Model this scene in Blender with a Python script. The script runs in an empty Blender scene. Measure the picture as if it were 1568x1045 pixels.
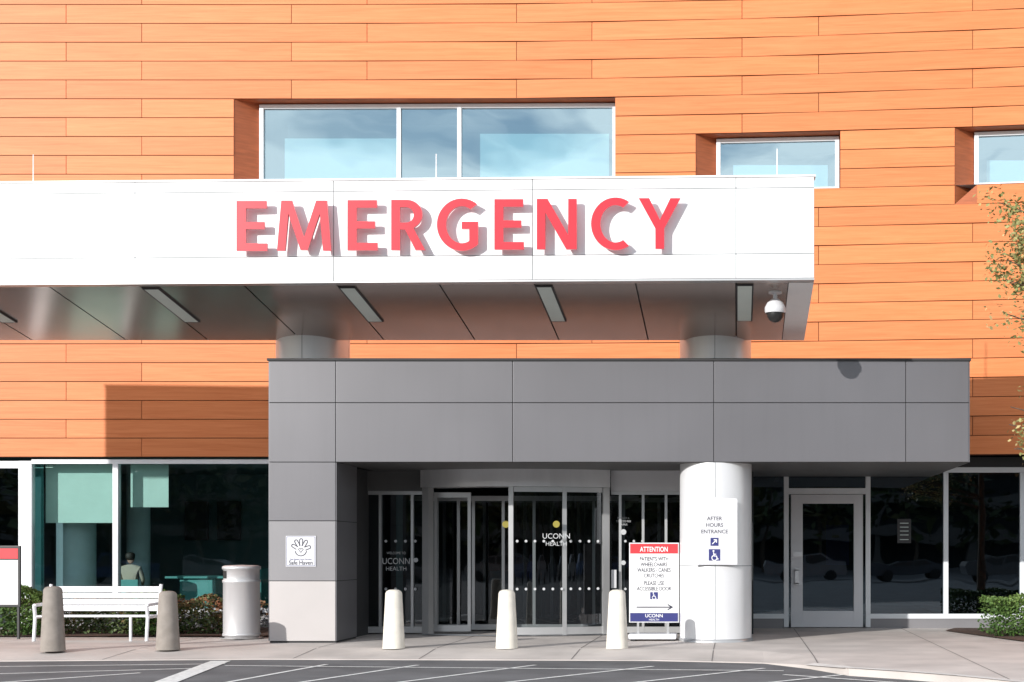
import bpy, bmesh, math, random
from mathutils import Vector, Matrix
random.seed(7)
F=2125.0; VX=1130.0; VY=845.0; EYE=1.6
def X(px,d): return (px-VX)*d/F
def Z(py,d): return EYE+(VY-py)*d/F
scene=bpy.context.scene
col=scene.collection
# ------------------------------------------------------------------ materials
def new_mat(name):
    m=bpy.data.materials.new(name); m.use_nodes=True
    nt=m.node_tree; b=nt.nodes['Principled BSDF']
    return m,nt,b
def N(nt,t,**kw):
    n=nt.nodes.new(t)
    for k,v in kw.items(): setattr(n,k,v)
    return n
def mat(name,c,rough=.5,metal=0.,var=.06,scale=3.,bump=0.,bscale=60.,spec=.5,stretch=(1,1,1),coat=0,detail=4,streak=0):
    m,nt,b=new_mat(name)
    tc=N(nt,'ShaderNodeTexCoord'); mp=N(nt,'ShaderNodeMapping'); mp.inputs['Scale'].default_value=stretch
    nt.links.new(tc.outputs['Object'],mp.inputs[0])
    no=N(nt,'ShaderNodeTexNoise'); no.inputs['Scale'].default_value=scale; no.inputs['Detail'].default_value=detail
    nt.links.new(mp.outputs[0],no.inputs[0])
    r=N(nt,'ShaderNodeMapRange'); r.inputs[1].default_value=.3; r.inputs[2].default_value=.7
    r.inputs[3].default_value=1-var; r.inputs[4].default_value=1+var
    nt.links.new(no.outputs[0],r.inputs[0])
    mx=N(nt,'ShaderNodeVectorMath',operation='SCALE'); mx.inputs[0].default_value=c
    nt.links.new(r.outputs[0],mx.inputs['Scale'])
    last=mx.outputs[0]
    if streak>0:
        m2=N(nt,'ShaderNodeMapping'); m2.inputs['Scale'].default_value=(5,5,.3); nt.links.new(tc.outputs['Object'],m2.inputs[0])
        n3=N(nt,'ShaderNodeTexNoise'); n3.inputs['Scale'].default_value=1.3; n3.inputs['Detail'].default_value=2; nt.links.new(m2.outputs[0],n3.inputs[0])
        r3=N(nt,'ShaderNodeMapRange'); r3.inputs[1].default_value=.5; r3.inputs[2].default_value=.8; r3.inputs[3].default_value=1; r3.inputs[4].default_value=1-streak
        nt.links.new(n3.outputs[0],r3.inputs[0])
        s3=N(nt,'ShaderNodeVectorMath',operation='SCALE'); nt.links.new(last,s3.inputs[0]); nt.links.new(r3.outputs[0],s3.inputs['Scale']); last=s3.outputs[0]
    nt.links.new(last,b.inputs['Base Color'])
    b.inputs['Roughness'].default_value=rough; b.inputs['Metallic'].default_value=metal
    b.inputs['Specular IOR Level'].default_value=spec
    b.inputs['Coat Weight'].default_value=coat
    if bump>0:
        n2=N(nt,'ShaderNodeTexNoise'); n2.inputs['Scale'].default_value=bscale; n2.inputs['Detail'].default_value=2
        nt.links.new(mp.outputs[0],n2.inputs[0])
        bp=N(nt,'ShaderNodeBump'); bp.inputs['Strength'].default_value=bump; bp.inputs['Distance'].default_value=.01
        nt.links.new(n2.outputs[0],bp.inputs['Height']); nt.links.new(bp.outputs[0],b.inputs['Normal'])
    return m
def glass(name,tint,base=.12,rough=.01,gl=(.9,.95,1),wob=.0):
    m,nt,b=new_mat(name); nt.nodes.remove(b)
    out=[n for n in nt.nodes if n.type=='OUTPUT_MATERIAL'][0]
    tr=N(nt,'ShaderNodeBsdfTransparent'); tr.inputs[0].default_value=(*tint,1)
    g=N(nt,'ShaderNodeBsdfGlossy'); g.inputs['Color'].default_value=(*gl,1); g.inputs['Roughness'].default_value=rough
    fr=N(nt,'ShaderNodeFresnel'); fr.inputs[0].default_value=1.5
    ad=N(nt,'ShaderNodeMath',operation='ADD'); ad.inputs[1].default_value=base; ad.use_clamp=True
    nt.links.new(fr.outputs[0],ad.inputs[0])
    tc=N(nt,'ShaderNodeTexCoord'); no=N(nt,'ShaderNodeTexNoise'); no.inputs['Scale'].default_value=.9; no.inputs['Detail'].default_value=1
    nt.links.new(tc.outputs['Object'],no.inputs[0])
    bp=N(nt,'ShaderNodeBump'); bp.inputs['Strength'].default_value=.3; bp.inputs['Distance'].default_value=.014+wob
    nt.links.new(no.outputs[0],bp.inputs['Height']); nt.links.new(bp.outputs[0],g.inputs['Normal'])
    mx=N(nt,'ShaderNodeMixShader'); nt.links.new(ad.outputs[0],mx.inputs[0]); nt.links.new(tr.outputs[0],mx.inputs[1]); nt.links.new(g.outputs[0],mx.inputs[2])
    nt.links.new(mx.outputs[0],out.inputs[0])
    return m
def wood_mat(name,c1,c2):
    m,nt,b=new_mat(name)
    tc=N(nt,'ShaderNodeTexCoord'); mp=N(nt,'ShaderNodeMapping'); mp.inputs['Scale'].default_value=(.35,.35,9)
    at=N(nt,'ShaderNodeAttribute'); at.attribute_name='rnd'
    off=N(nt,'ShaderNodeVectorMath',operation='MULTIPLY_ADD'); off.inputs[1].default_value=(37,0,11)
    nt.links.new(at.outputs['Color'],off.inputs[0]); nt.links.new(tc.outputs['Object'],off.inputs[2])
    nt.links.new(off.outputs[0],mp.inputs[0])
    no=N(nt,'ShaderNodeTexNoise'); no.inputs['Scale'].default_value=2.2; no.inputs['Detail'].default_value=6; no.inputs['Roughness'].default_value=.64; no.inputs['Distortion'].default_value=.6
    nt.links.new(mp.outputs[0],no.inputs[0])
    cr=N(nt,'ShaderNodeValToRGB'); cr.color_ramp.elements[0].position=.25; cr.color_ramp.elements[0].color=(*c1,1)
    cr.color_ramp.elements[1].position=.70; cr.color_ramp.elements[1].color=(*c2,1)
    nt.links.new(no.outputs[0],cr.inputs[0])
    mr=N(nt,'ShaderNodeMapRange'); mr.inputs[3].default_value=.90; mr.inputs[4].default_value=1.05
    nt.links.new(at.outputs['Fac'],mr.inputs[0])
    sc=N(nt,'ShaderNodeVectorMath',operation='SCALE'); nt.links.new(cr.outputs[0],sc.inputs[0]); nt.links.new(mr.outputs[0],sc.inputs['Scale'])
    nt.links.new(sc.outputs[0],b.inputs['Base Color'])
    b.inputs['Roughness'].default_value=.5; b.inputs['Specular IOR Level'].default_value=.3
    return m
M={}
M['wood']=wood_mat('wood_laminate',(.62,.178,.056),(.745,.258,.095))
M['wood_dk']=mat('wood_reveal',(.42,.115,.04),.5,var=.15,stretch=(1,1,8))  # reveal shade put into a darker copy of the wood colour
M['gap']=mat('joint_backing_brown',(.12,.035,.014),.9)  # dark brown wall seen through the plank gaps
M['white']=mat('white_composite_panel',(.86,.86,.86),.35,var=.02,scale=1.5,streak=.03)
M['joint']=mat('panel_joint_sealant',(.26,.27,.28),.8)
M['gray']=mat('gray_metal_panel',(.162,.158,.168),.36,metal=.3,var=.06,scale=.45,streak=.035,detail=2)
M['gray_bounce']=mat('gray_metal_panel_bounce',(.46,.43,.42),.42,metal=.2,var=.05,scale=.9)  # ground bounce on the lowest pillar panel put into its colour
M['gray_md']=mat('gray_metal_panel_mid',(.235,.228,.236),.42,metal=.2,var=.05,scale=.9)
M['gray_dk']=mat('dark_joint',(.035,.035,.037),.7)
M['roofbounce']=mat('roof_bounce',(.42,.41,.40),.8)  # unseen roof, made pale to bounce light into the canopy soffit
M['soffit']=mat('soffit_metal',(.56,.47,.42),.20,metal=.8,var=.06,scale=.8,bump=.03,bscale=1.5)
M['soffit_dk']=mat('portico_soffit',(.09,.09,.09),.5)
M['silver']=mat('silver_paint',(.80,.80,.81),.36,metal=.25,var=.03,scale=1.2,streak=.03)
M['alu']=mat('aluminium_frame',(.52,.52,.52),.35,metal=.6,var=.04)
M['frame']=mat('white_window_frame',(.74,.76,.78),.4,var=.03)
M['dkframe']=mat('dark_frame',(.03,.03,.032),.4)
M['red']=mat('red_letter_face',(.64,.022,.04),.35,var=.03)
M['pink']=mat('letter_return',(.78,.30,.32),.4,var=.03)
M['glass_up']=glass('glass_upper',(.62,.82,.85),.42,gl=(.72,.93,1.0))
M['glass']=glass('glass_storefront',(.74,.86,.86),.02,gl=(.8,.9,.95))
M['glass_dk']=glass('glass_dark',(.22,.27,.30),.07,gl=(.66,.84,1))
M['glass_door']=glass('glass_door',(.36,.40,.41),.04)
M['asphalt']=mat('asphalt',(.12,.12,.124),.9,var=.25,scale=1.2,bump=.5,bscale=90,detail=8)
M['walk']=mat('sidewalk_concrete',(.54,.49,.455),.85,var=.15,scale=1.1,bump=.25,bscale=50,detail=7)
M['curb']=mat('kerb_concrete',(.62,.59,.56),.85,var=.1,scale=4)
M['line']=mat('road_paint',(.72,.72,.70),.7,var=.2,scale=14)
M['wjoint']=mat('pavement_joint',(.20,.18,.17),.9)
M['mulch']=mat('mulch',(.085,.045,.03),.95,var=.6,scale=25,bump=1,bscale=60)
M['bollw']=mat('bollard_paint',(.76,.71,.62),.6,var=.08,scale=6,bump=.1,streak=.12)
M['bollsh']=mat('bollard_shaded',(.27,.235,.205),.8,var=.12,scale=8,bump=.2)  # shade on the two left bollards put into their colour
M['benchw']=mat('bench_white',(.80,.80,.82),.4,var=.03)
M['steel']=mat('brushed_steel',(.68,.68,.69),.38,metal=.5,var=.08,scale=3,stretch=(1,1,.2))
M['black']=mat('black_plastic',(.02,.02,.02),.45)
M['inkb']=mat('print_ink_dark',(.03,.03,.05),.6)
M['navy']=mat('navy_print',(.025,.03,.16),.5)
M['redp']=mat('red_print',(.60,.03,.04),.5)
M['paper']=mat('sign_white',(.82,.82,.82),.45,var=.02)
M['signgr']=mat('sign_silver',(.66,.66,.68),.4,var=.02)
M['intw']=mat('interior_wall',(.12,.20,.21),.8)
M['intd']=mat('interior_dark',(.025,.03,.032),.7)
M['intf']=mat('interior_floor',(.14,.15,.15),.3)
M['intlt']=mat('interior_column_paint',(.68,.84,.84),.6)
M['blind']=mat('roller_blind',(.60,.78,.70),.8,var=.03)
M['panelup']=mat('upper_pale_panel',(.66,.82,.82),.8,var=.03)
M['lens']=mat('light_lens',(.60,.68,.64),.5,var=.03)
M['tealf']=mat('teal_furniture',(.10,.36,.34),.6)
M['skin']=mat('skin',(.45,.26,.18),.6)
M['hair']=mat('dark_hair',(.02,.014,.01),.6)
M['jacket']=mat('beige_jacket',(.50,.43,.34),.8)
M['yellow']=mat('yellow_print',(.30,.25,.03),.5)
M['dot']=mat('frosted_dot',(.50,.51,.52),.5)
M['bark']=mat('bark',(.10,.075,.055),.9,var=.3,scale=12,bump=.6,bscale=20)
M['tyre']=mat('tyre_rubber',(.02,.02,.02),.8)
M['brick']=mat('brown_brick',(.35,.20,.15),.8,var=.2,scale=10)
M['horizon_block']=mat('horizon_blocker_concrete',(.16,.15,.14),.9,var=.1,scale=.5)
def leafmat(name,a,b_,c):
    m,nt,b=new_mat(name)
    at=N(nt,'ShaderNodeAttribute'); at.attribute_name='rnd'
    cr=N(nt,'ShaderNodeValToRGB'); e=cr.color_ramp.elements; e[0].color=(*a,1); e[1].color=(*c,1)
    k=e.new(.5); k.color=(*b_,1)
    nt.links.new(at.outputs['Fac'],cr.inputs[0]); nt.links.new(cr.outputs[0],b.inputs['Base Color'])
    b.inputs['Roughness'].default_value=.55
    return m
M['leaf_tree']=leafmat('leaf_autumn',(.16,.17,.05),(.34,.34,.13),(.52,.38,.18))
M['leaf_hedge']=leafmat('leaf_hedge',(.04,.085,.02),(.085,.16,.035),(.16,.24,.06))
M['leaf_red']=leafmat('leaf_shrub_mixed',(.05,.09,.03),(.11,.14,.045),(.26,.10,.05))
M['leaf_far']=leafmat('leaf_far',(.03,.05,.015),(.06,.085,.025),(.14,.10,.03))
# ------------------------------------------------------------------ geometry helpers
def empty(name,loc=(0,0,0)):
    o=bpy.data.objects.new(name,None); o.empty_display_size=.2; col.objects.link(o); return o
def link(name,me,m,parent=None,smooth=False):
    o=bpy.data.objects.new(name,me); col.objects.link(o)
    if m is not None:
        for mm in (m if isinstance(m,(list,tuple)) else [m]): me.materials.append(mm)
    if parent: o.parent=parent
    if smooth:
        for p in me.polygons: p.use_smooth=True
    return o
def mesh(name,v,f,m,parent=None,smooth=False):
    me=bpy.data.meshes.new(name); me.from_pydata(v,[],f); me.update(); return link(name,me,m,parent,smooth)
BF=[(0,3,2,1),(4,5,6,7),(0,1,5,4),(1,2,6,5),(2,3,7,6),(3,0,4,7)]
def boxes(name,L,m,parent=None,bevel=0.):
    bm=bmesh.new()
    for b in L:
        x0,x1,y0,y1,z0,z1=b
        vs=[bm.verts.new(p) for p in [(x0,y0,z0),(x1,y0,z0),(x1,y1,z0),(x0,y1,z0),(x0,y0,z1),(x1,y0,z1),(x1,y1,z1),(x0,y1,z1)]]
        for f in BF: bm.faces.new([vs[i] for i in f])
    if bevel>0: bmesh.ops.bevel(bm,geom=bm.edges[:],offset=bevel,segments=2,profile=.7,affect='EDGES')
    bmesh.ops.recalc_face_normals(bm,faces=bm.faces)
    me=bpy.data.meshes.new(name); bm.to_mesh(me); bm.free()
    return link(name,me,m,parent)
def box(name,x0,x1,y0,y1,z0,z1,m,parent=None,bevel=0.): return boxes(name,[(x0,x1,y0,y1,z0,z1)],m,parent,bevel)
def obox(name,p0,p1,z0,z1,t,m,parent=None):
    a=Vector(p0);b=Vector(p1);d=(b-a).normalized();n=Vector((-d.y,d.x))*t/2
    P=[a-n,b-n,b+n,a+n]
    v=[(p.x,p.y,z0) for p in P]+[(p.x,p.y,z1) for p in P]
    return mesh(name,v,BF,m,parent)
def lathe(name,prof,cx,cy,m,parent=None,seg=48,a0=0,a1=2*math.pi):
    full=abs(a1-a0-2*math.pi)<1e-6; n=seg if full else seg+1
    v=[];f=[]
    for i in range(n):
        a=a0+(a1-a0)*i/seg
        for r,z in prof: v.append((cx+r*math.sin(a),cy-r*math.cos(a),z))
    k=len(prof)
    for i in range(seg):
        j=(i+1)%n
        for t in range(k-1): f.append((i*k+t,j*k+t,j*k+t+1,i*k+t+1))
    o=mesh(name,v,f,m,parent,True)
    return o
def cyl_between(name,p0,p1,r0,r1,m,parent=None,seg=12):
    a=Vector(p0);b=Vector(p1);q=(b-a).to_track_quat('Z','Y')
    v=[];f=[]
    for i in range(seg):
        t=2*math.pi*i/seg; c=Vector((math.cos(t),math.sin(t),0))
        v.append(a+q@(c*r0)); v.append(b+q@(c*r1))
    for i in range(seg):
        j=(i+1)%seg; f.append((2*i,2*j,2*j+1,2*i+1))
    f.append(tuple(2*i for i in range(seg))[::-1]); f.append(tuple(2*i+1 for i in range(seg)))
    return mesh(name,[tuple(p) for p in v],f,m,parent,False)
def prism(name,pts,y0,y1,m,parent=None):
    n=len(pts); v=[(p[0],y0,p[1]) for p in pts]+[(p[0],y1,p[1]) for p in pts]
    f=[tuple(range(n)),tuple(range(2*n-1,n-1,-1))]+[(i,i+n,(i+1)%n+n,(i+1)%n) for i in range(n)]
    me=bpy.data.meshes.new(name); me.from_pydata(v,[],f)
    bm=bmesh.new(); bm.from_mesh(me); bmesh.ops.recalc_face_normals(bm,faces=bm.faces); bm.to_mesh(me); bm.free()
    return link(name,me,m,parent)
def text(name,s,x,y,z,size,m,parent=None,offset=0,align='CENTER',sx=1.0):
    cu=bpy.data.curves.new(name,'FONT'); cu.body=s; cu.size=1; cu.extrude=0; cu.offset=offset; cu.align_x=align; cu.resolution_u=5
    o=bpy.data.objects.new(name,cu); col.objects.link(o)
    dg=bpy.context.evaluated_depsgraph_get(); me=bpy.data.meshes.new_from_object(o.evaluated_get(dg))
    bpy.data.objects.remove(o)
    for v in me.vertices:
        v.co=(x+v.co.x*size*sx,y,z+v.co.y*size)
    me.materials.clear()
    return link(name,me,m,parent)
def letter(name,outs,yfront,depth,fit,mats,parent):
    cu=bpy.data.curves.new(name,'CURVE'); cu.dimensions='2D'; cu.fill_mode='BOTH'; cu.extrude=depth/2; 
    xs=[p[0] for o_ in outs for p in o_]; ys=[p[1] for o_ in outs for p in o_]
    x0,x1,y0,y1=min(xs),max(xs),min(ys),max(ys)
    X0,X1,Z0,Z1=fit
    for o_ in outs:
        s=cu.splines.new('POLY'); s.points.add(len(o_)-1); s.use_cyclic_u=True
        for i,p in enumerate(o_): s.points[i].co=(X0+(p[0]-x0)/(x1-x0)*(X1-X0),Z0+(p[1]-y0)/(y1-y0)*(Z1-Z0),0,1)
    o=bpy.data.objects.new(name,cu); col.objects.link(o)
    dg=bpy.context.evaluated_depsgraph_get(); me=bpy.data.meshes.new_from_object(o.evaluated_get(dg))
    bpy.data.objects.remove(o)
    for v in me.vertices: v.co=(v.co.x,yfront+depth/2-v.co.z,v.co.y)
    me.materials.clear()
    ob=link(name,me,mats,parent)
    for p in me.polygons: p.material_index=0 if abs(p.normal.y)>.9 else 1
    return ob
def strokes(name,L,w,y,m,parent=None):
    v=[];f=[]
    for pl in L:
        for a,b in zip(pl[:-1],pl[1:]):
            a=Vector(a);b=Vector(b);d=(b-a)
            if d.length<1e-6: continue
            d.normalize(); n=Vector((-d.y,d.x))*w/2; a2=a-d*w*.3;b2=b+d*w*.3
            k=len(v); yy=y-.00002*len(f)
            v+=[(q.x,yy,q.y) for q in (a2-n,b2-n,b2+n,a2+n)]; f.append((k,k+1,k+2,k+3))
    return mesh(name,v,f,m,parent)
def arc(cx,cz,r,a0,a1,n=14,sz=1): return [(cx+r*math.cos(math.radians(a0+(a1-a0)*i/n)),cz+sz*r*math.sin(math.radians(a0+(a1-a0)*i/n))) for i in range(n+1)]
def earc(cx,cz,rx,rz,a0,a1,n=20): return [(cx+rx*math.cos(math.radians(a0+(a1-a0)*i/n)),cz+rz*math.sin(math.radians(a0+(a1-a0)*i/n))) for i in range(n+1)]
def disc(cx,cz,r,y,n=10): return [(cx+r*math.cos(2*math.pi*i/n),y,cz+r*math.sin(2*math.pi*i/n)) for i in range(n)]
def discs(name,L,m,parent,n=10):
    v=[];f=[]
    for cx,cy,cz,r in L:
        k=len(v); v+=disc(cx,cz,r,cy,n); f.append(tuple(range(k,k+n)))
    return mesh(name,v,f,m,parent)
def setrnd(me,vals):
    at=me.color_attributes.new('rnd','FLOAT_COLOR','CORNER')
    for p in me.polygons:
        r=vals[p.index]
        for li in p.loop_indices: at.data[li].color=(r,r,r,1)
def leaves(name,pts,size,m,parent=None,tone=None):
    v=[];f=[];rv=[]
    for i,p in enumerate(pts):
        s=size*random.uniform(.6,1.3)
        q=Matrix.Rotation(random.uniform(0,6.28),3,'Z')@Matrix.Rotation(random.uniform(-1.3,1.3),3,'X')@Matrix.Rotation(random.uniform(0,6.28),3,'Z')
        k=len(v)
        for c in ((-.5,-.0,0),(0,-.32,.06),(.5,0,0),(0,.32,.06)):
            w=q@(Vector(c)*s); v.append((p[0]+w.x,p[1]+w.y,p[2]+w.z))
        f.append((k,k+1,k+2,k+3)); t=tone[i] if tone else .5
        rv.append(min(1,max(0,t+random.uniform(-.3,.3))))
    me=bpy.data.meshes.new(name); me.from_pydata(v,[],f); setrnd(me,rv)
    return link(name,me,m,parent)
# ------------------------------------------------------------------ ground
GZ=-.10
mesh('ground',[(-400,-400,GZ),(400,-400,GZ),(400,400,GZ),(-400,400,GZ)],[(0,1,2,3)],M['asphalt'])
edge=[(-900,1014,-.085),(0,1012,-.085),(400,1009,-.085),(1000,1011,-.085),(1170,1015,-.085),(1240,1019,-.045),(1300,1024,0),(1380,1029,0),(1470,1036,0),(1568,1046,0),(1700,1066,0),(1900,1105,0)]
E=[]
for px,py,z in edge:
    d=(EYE-z)*F/(py-VY); E.append((X(px,d),d,z))
E[-1]=(E[-1][0]+4,E[-1][1],0)
def edge_at(x):
    for a,b in zip(E[:-1],E[1:]):
        if a[0]<=x<=b[0]:
            t=(x-a[0])/(b[0]-a[0]); return a[1]+(b[1]-a[1])*t, a[2]+(b[2]-a[2])*t
    return (E[0][1],E[0][2]) if x<E[0][0] else (E[-1][1],E[-1][2])
v=[];f=[]
for x,y,z in E:
    v+=[(x,y,GZ-.05),(x,y,z),(x,y+1.3,0),(x,29.6,0)]
for i in range(len(E)-1):
    k=4*i
    for t in range(3): f.append((k+t,k+4+t,k+5+t,k+1+t))
sw=mesh('sidewalk',v,f,M['walk'])
def zs(x,y):
    e,z=edge_at(x)
    return z*(1-min(1,max(0,(y-e)/1.3)))
v=[];f=[]
def strip(p,q,w,n=10,dz=.004,z=None):
    a=Vector(p);b=Vector(q);d=(b-a).normalized();nn=Vector((-d.y,d.x))*w/2
    for i in range(n):
        p0=a+(b-a)*i/n;p1=a+(b-a)*(i+1)/n; k=len(v)
        for c in (p0-nn,p1-nn,p1+nn,p0+nn): v.append((c.x,c.y,(zs(c.x,c.y) if z is None else z)+dz))
        f.append((k,k+1,k+2,k+3))
for x in (-19.2,-16.1,-13,-9.9,-7.0,-5.0,-2.6,-.4,1.16,3.4,5.2,7.4,10):
    e=edge_at(x)[0]; strip((x,e+.02),(x,28.9),.016,20)
mesh('pavement_joints',v,f,M['wjoint'])
v=[];f=[]
strip((-22,24.1),(1.16,24.1),.012,40,dz=.007); strip((1.2,24.5),(12,24.5),.012,20,dz=.007)
mesh('pavement_cross_joints',v,f,M['wjoint'])
v=[];f=[]
for a,b in zip(E[6:-1],E[7:]): strip((a[0],a[1]+.09),(b[0],b[1]+.09),.17,3,dz=.01)
a,b=E[5],E[6]; strip((a[0],a[1]+.09),(b[0],b[1]+.09),.17,6,dz=.01)
mesh('kerb',v,f,M['curb'])
def G(px,py,z=GZ):
    d=(EYE-z)*F/(py-VY); return (X(px,d),d)
v=[];f=[]
strip(G(250,1047),G(338,1013),.30,1,z=GZ,dz=.008)
for i,(a,b,w) in enumerate((((-60,1022),(345,1017),.08),((-60,1034),(300,1024),.08),((-60,1050),(215,1031),.09),((345,1046),(500,1018),.08),
    ((430,1050),(640,1019),.08),((560,1052),(820,1019),.08),((700,1054),(1000,1021),.08),((880,1056),(1170,1024),.08),((345,1020),(1200,1028),.08),((1050,1060),(1290,1034),.08),
    ((1200,1034),(1600,1062),.08))):
    strip(G(*a),G(*b),w,1,z=GZ,dz=.004+.0003*i)
mesh('road_markings',v,f,M['line'])
# ------------------------------------------------------------------ wood building
bld=empty('hospital_building')
def yw(x):
    t=max(0,(x+7.2)/12.3); return 29-.7*t*t
Z0=3.579; RH=.3939; XL=-24; XR=16; NR=34
ops=[(-10.54,-2.555,14,19),(-.88,2.11,14,17),(4.43,9.2,14,17),(4.43,4.88,13,14)]
def cut(iv,a,b):
    out=[]
    for s,e in iv:
        if b<=s or a>=e: out.append((s,e)); continue
        if a>s: out.append((s,a))
        if b<e: out.append((b,e))
    return out
pv=[];pf=[];pr=[];bv=[];bf=[]
def pbox(V,Fc,x0,x1,z0,z1,dy,th):
    y0=yw(x0)+dy;y1=yw(x1)+dy;k=len(V)
    V+= [(x0,y0,z0),(x1,y1,z0),(x1,y1+th,z0),(x0,y0+th,z0),(x0,y0,z1),(x1,y1,z1),(x1,y1+th,z1),(x0,y0+th,z1)]
    for q in BF: Fc.append(tuple(k+i for i in q))
g=.008
for r in range(NR):
    iv=[(XL,XR)]
    for a,b,r0,r1 in ops:
        if r0<=r<r1: iv=cut(iv,a,b)
    z0=Z0+r*RH; z1=z0+RH
    x=-14.04-4.708*3 if r%2==1 else -12.46-4.708*3
    J=[x+4.708*i for i in range(12)]
    for s,e in iv:
        cuts=[s]+[j for j in J if s+.05<j<e-.05]+[e]
        for a,b in zip(cuts[:-1],cuts[1:]):
            pbox(pv,pf,a+(g*.8 if a!=s else 0),b-(g*.8 if b!=e else 0),z0+g,z1-g,random.uniform(-.003,.003),.022)
            rr=random.random(); pr+=[rr]*6
        n=max(1,int((e-s)/2.4))
        for i in range(n): pbox(bv,bf,s+(e-s)*i/n,s+(e-s)*(i+1)/n,z0,z1,.03,.2)
me=bpy.data.meshes.new('wood_planks'); me.from_pydata(pv,[],pf); setrnd(me,pr); link('wood_planks',me,M['wood'],bld)
mesh('wall_backing',bv,bf,M['gap'],bld)
zt=Z0+14*RH; zb=Z0+13*RH
mesh('sill_triangle',[(4.43,yw(4.43),zb),(4.88,yw(4.88),zb),(4.88,yw(4.88),zt)],[(0,1,2)],M['wood_dk'],bld)
def window(nm,xo,xr,r0,r1,xg,mull,low=None):
    z0=Z0+r0*RH; z1=Z0+r1*RH; dg=.33
    yl=yw(xg)+dg; yr=yw(xr)+dg
    zl=z0 if low is None else low
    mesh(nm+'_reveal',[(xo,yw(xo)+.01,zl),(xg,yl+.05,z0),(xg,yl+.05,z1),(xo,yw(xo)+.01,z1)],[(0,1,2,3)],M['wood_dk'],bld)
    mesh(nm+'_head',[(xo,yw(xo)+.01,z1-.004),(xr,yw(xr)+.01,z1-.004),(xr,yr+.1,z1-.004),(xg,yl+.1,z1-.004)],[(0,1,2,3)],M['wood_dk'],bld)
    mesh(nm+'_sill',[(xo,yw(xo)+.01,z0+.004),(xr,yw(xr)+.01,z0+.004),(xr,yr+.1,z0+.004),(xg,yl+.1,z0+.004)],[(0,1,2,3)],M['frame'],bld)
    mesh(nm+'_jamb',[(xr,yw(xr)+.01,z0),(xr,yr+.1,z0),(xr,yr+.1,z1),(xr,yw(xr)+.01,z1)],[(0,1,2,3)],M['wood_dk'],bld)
    def fy(x): return yl+(yr-yl)*(x-xg)/(xr-xg)
    w=.085
    for i,(a,b,c,d) in enumerate([(xg,xr,z1-w-.03,z1-.03),(xg,xr,z0+.02,z0+.02+w)]):
        obox(nm+'_rail_%d'%i,(a,fy(a)),(b,fy(b)),c,d,.09,M['frame'],bld)
    for i,x in enumerate([xg+w/2,xr-w/2]+mull):
        obox(nm+'_mullion_%d'%i,(x-w/2,fy(x-w/2)-.003),(x+w/2,fy(x+w/2)-.003),z0+.03,z1-.04,.094,M['frame'],bld)
    mesh(nm+'_glass',[(xg,fy(xg)+.01,z0),(xr,fy(xr)+.01,z0),(xr,fy(xr)+.01,z1),(xg,fy(xg)+.01,z1)],[(0,1,2,3)],M['glass_up'],bld)
    box(nm+'_room',xg-.2,xr+.2,max(yl,yr)+2.4,max(yl,yr)+2.5,z0-.5,z1+.3,M['intw'],bld)
window('window_a',-10.54,-2.555,14,19,-10.1,[-7.15,-5.87])
window('window_b',-.88,2.11,14,17,-.45,[])
window('window_c',4.43,9.2,14,17,4.88,[7.2],low=zb)
zt=Z0+19*RH
boxes('window_pale_panels',[(-9.7,-7.3,29.7,29.72,8.8,zt-.62),(-5.5,-2.75,29.6,29.62,8.8,zt-.55),(-.1,1.9,29.35,29.37,8.8,Z0+17*RH-.5),(5.2,9,29.0,29.02,8.8,Z0+17*RH-.5)],M['panelup'],bld)  # pale panels set behind the upper window glass
boxes('building_mass',[(XL,XR,45,45.3,0,Z0+NR*RH),(XL,XL+.3,29.5,45,0,Z0+NR*RH),(XR-.3,XR,27.2,45,0,Z0+NR*RH),(XL,XR,30.0,45,Z0+NR*RH-.3,Z0+NR*RH-.05),
   (XL,XR,31.8,32.0,7.5,Z0+NR*RH-.4),(XL+.3,XR-.3,29.4,45,3.75,3.95)],M['intd'],bld)
# ---- ground floor storefront left
box('brick_pier',XL,X(-60,29),29.05,29.4,0,Z0-.003,M['brick'],bld)
D=29.1
fr=[(X(30,D),X(50,D),D-.05,D+.1,0,3.5),(X(50,D),X(412,D)+.8,D-.05,D+.1,3.44,3.53),(X(178,D)-.055,X(178,D)+.055,D-.053,D+.1,.35,3.44),(X(50,D),X(412,D)+.8,D-.05,D+.1,.32,.42),(X(-60,D),X(30,D),D-.0,D+.1,3.35,3.5)]
boxes('storefront_frame_white',fr,M['frame'],bld)
box('storefront_base_wall',X(30,D),X(412,D)+.8,D,D+.15,0,.318,M['gray_md'],bld)
mesh('storefront_glass',[(X(50,D),D+.02,.4),(X(412,D)+.8,D+.02,.4),(X(412,D)+.8,D+.02,3.46),(X(50,D),D+.02,3.46)],[(0,1,2,3)],M['glass'],bld)
mesh('storefront_glass_edge',[(X(-60,D),D+.02,.0),(X(32,D),D+.02,.0),(X(32,D),D+.02,3.46),(X(-60,D),D+.02,3.46)],[(0,1,2,3)],M['glass_dk'],bld)
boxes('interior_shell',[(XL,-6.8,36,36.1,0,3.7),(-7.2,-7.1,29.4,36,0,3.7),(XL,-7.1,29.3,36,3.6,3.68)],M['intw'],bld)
box('interior_floor',XL,XR,29.35,40,.02,.06,M['intf'],bld)
boxes('roller_blinds',[(X(70,29.5),X(174,29.5),29.5,29.51,Z(801,29.5),3.45),(X(200,29.5),X(258,29.5),29.5,29.51,Z(777,29.5),3.45)],M['blind'],bld)
boxes('interior_dark_blinds',[(X(52,29.5),X(66,29.5),29.52,29.53,.4,3.45)],M['tealf'],bld)
for i,(p,d,r) in enumerate(((117,30.4,.40),(212,32.5,.26),(62,30.3,.07))):
    lathe('interior_column_%d'%i,[(r,.05),(r,3.6)],X(p,d),d,M['intlt'],bld,24)
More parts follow.
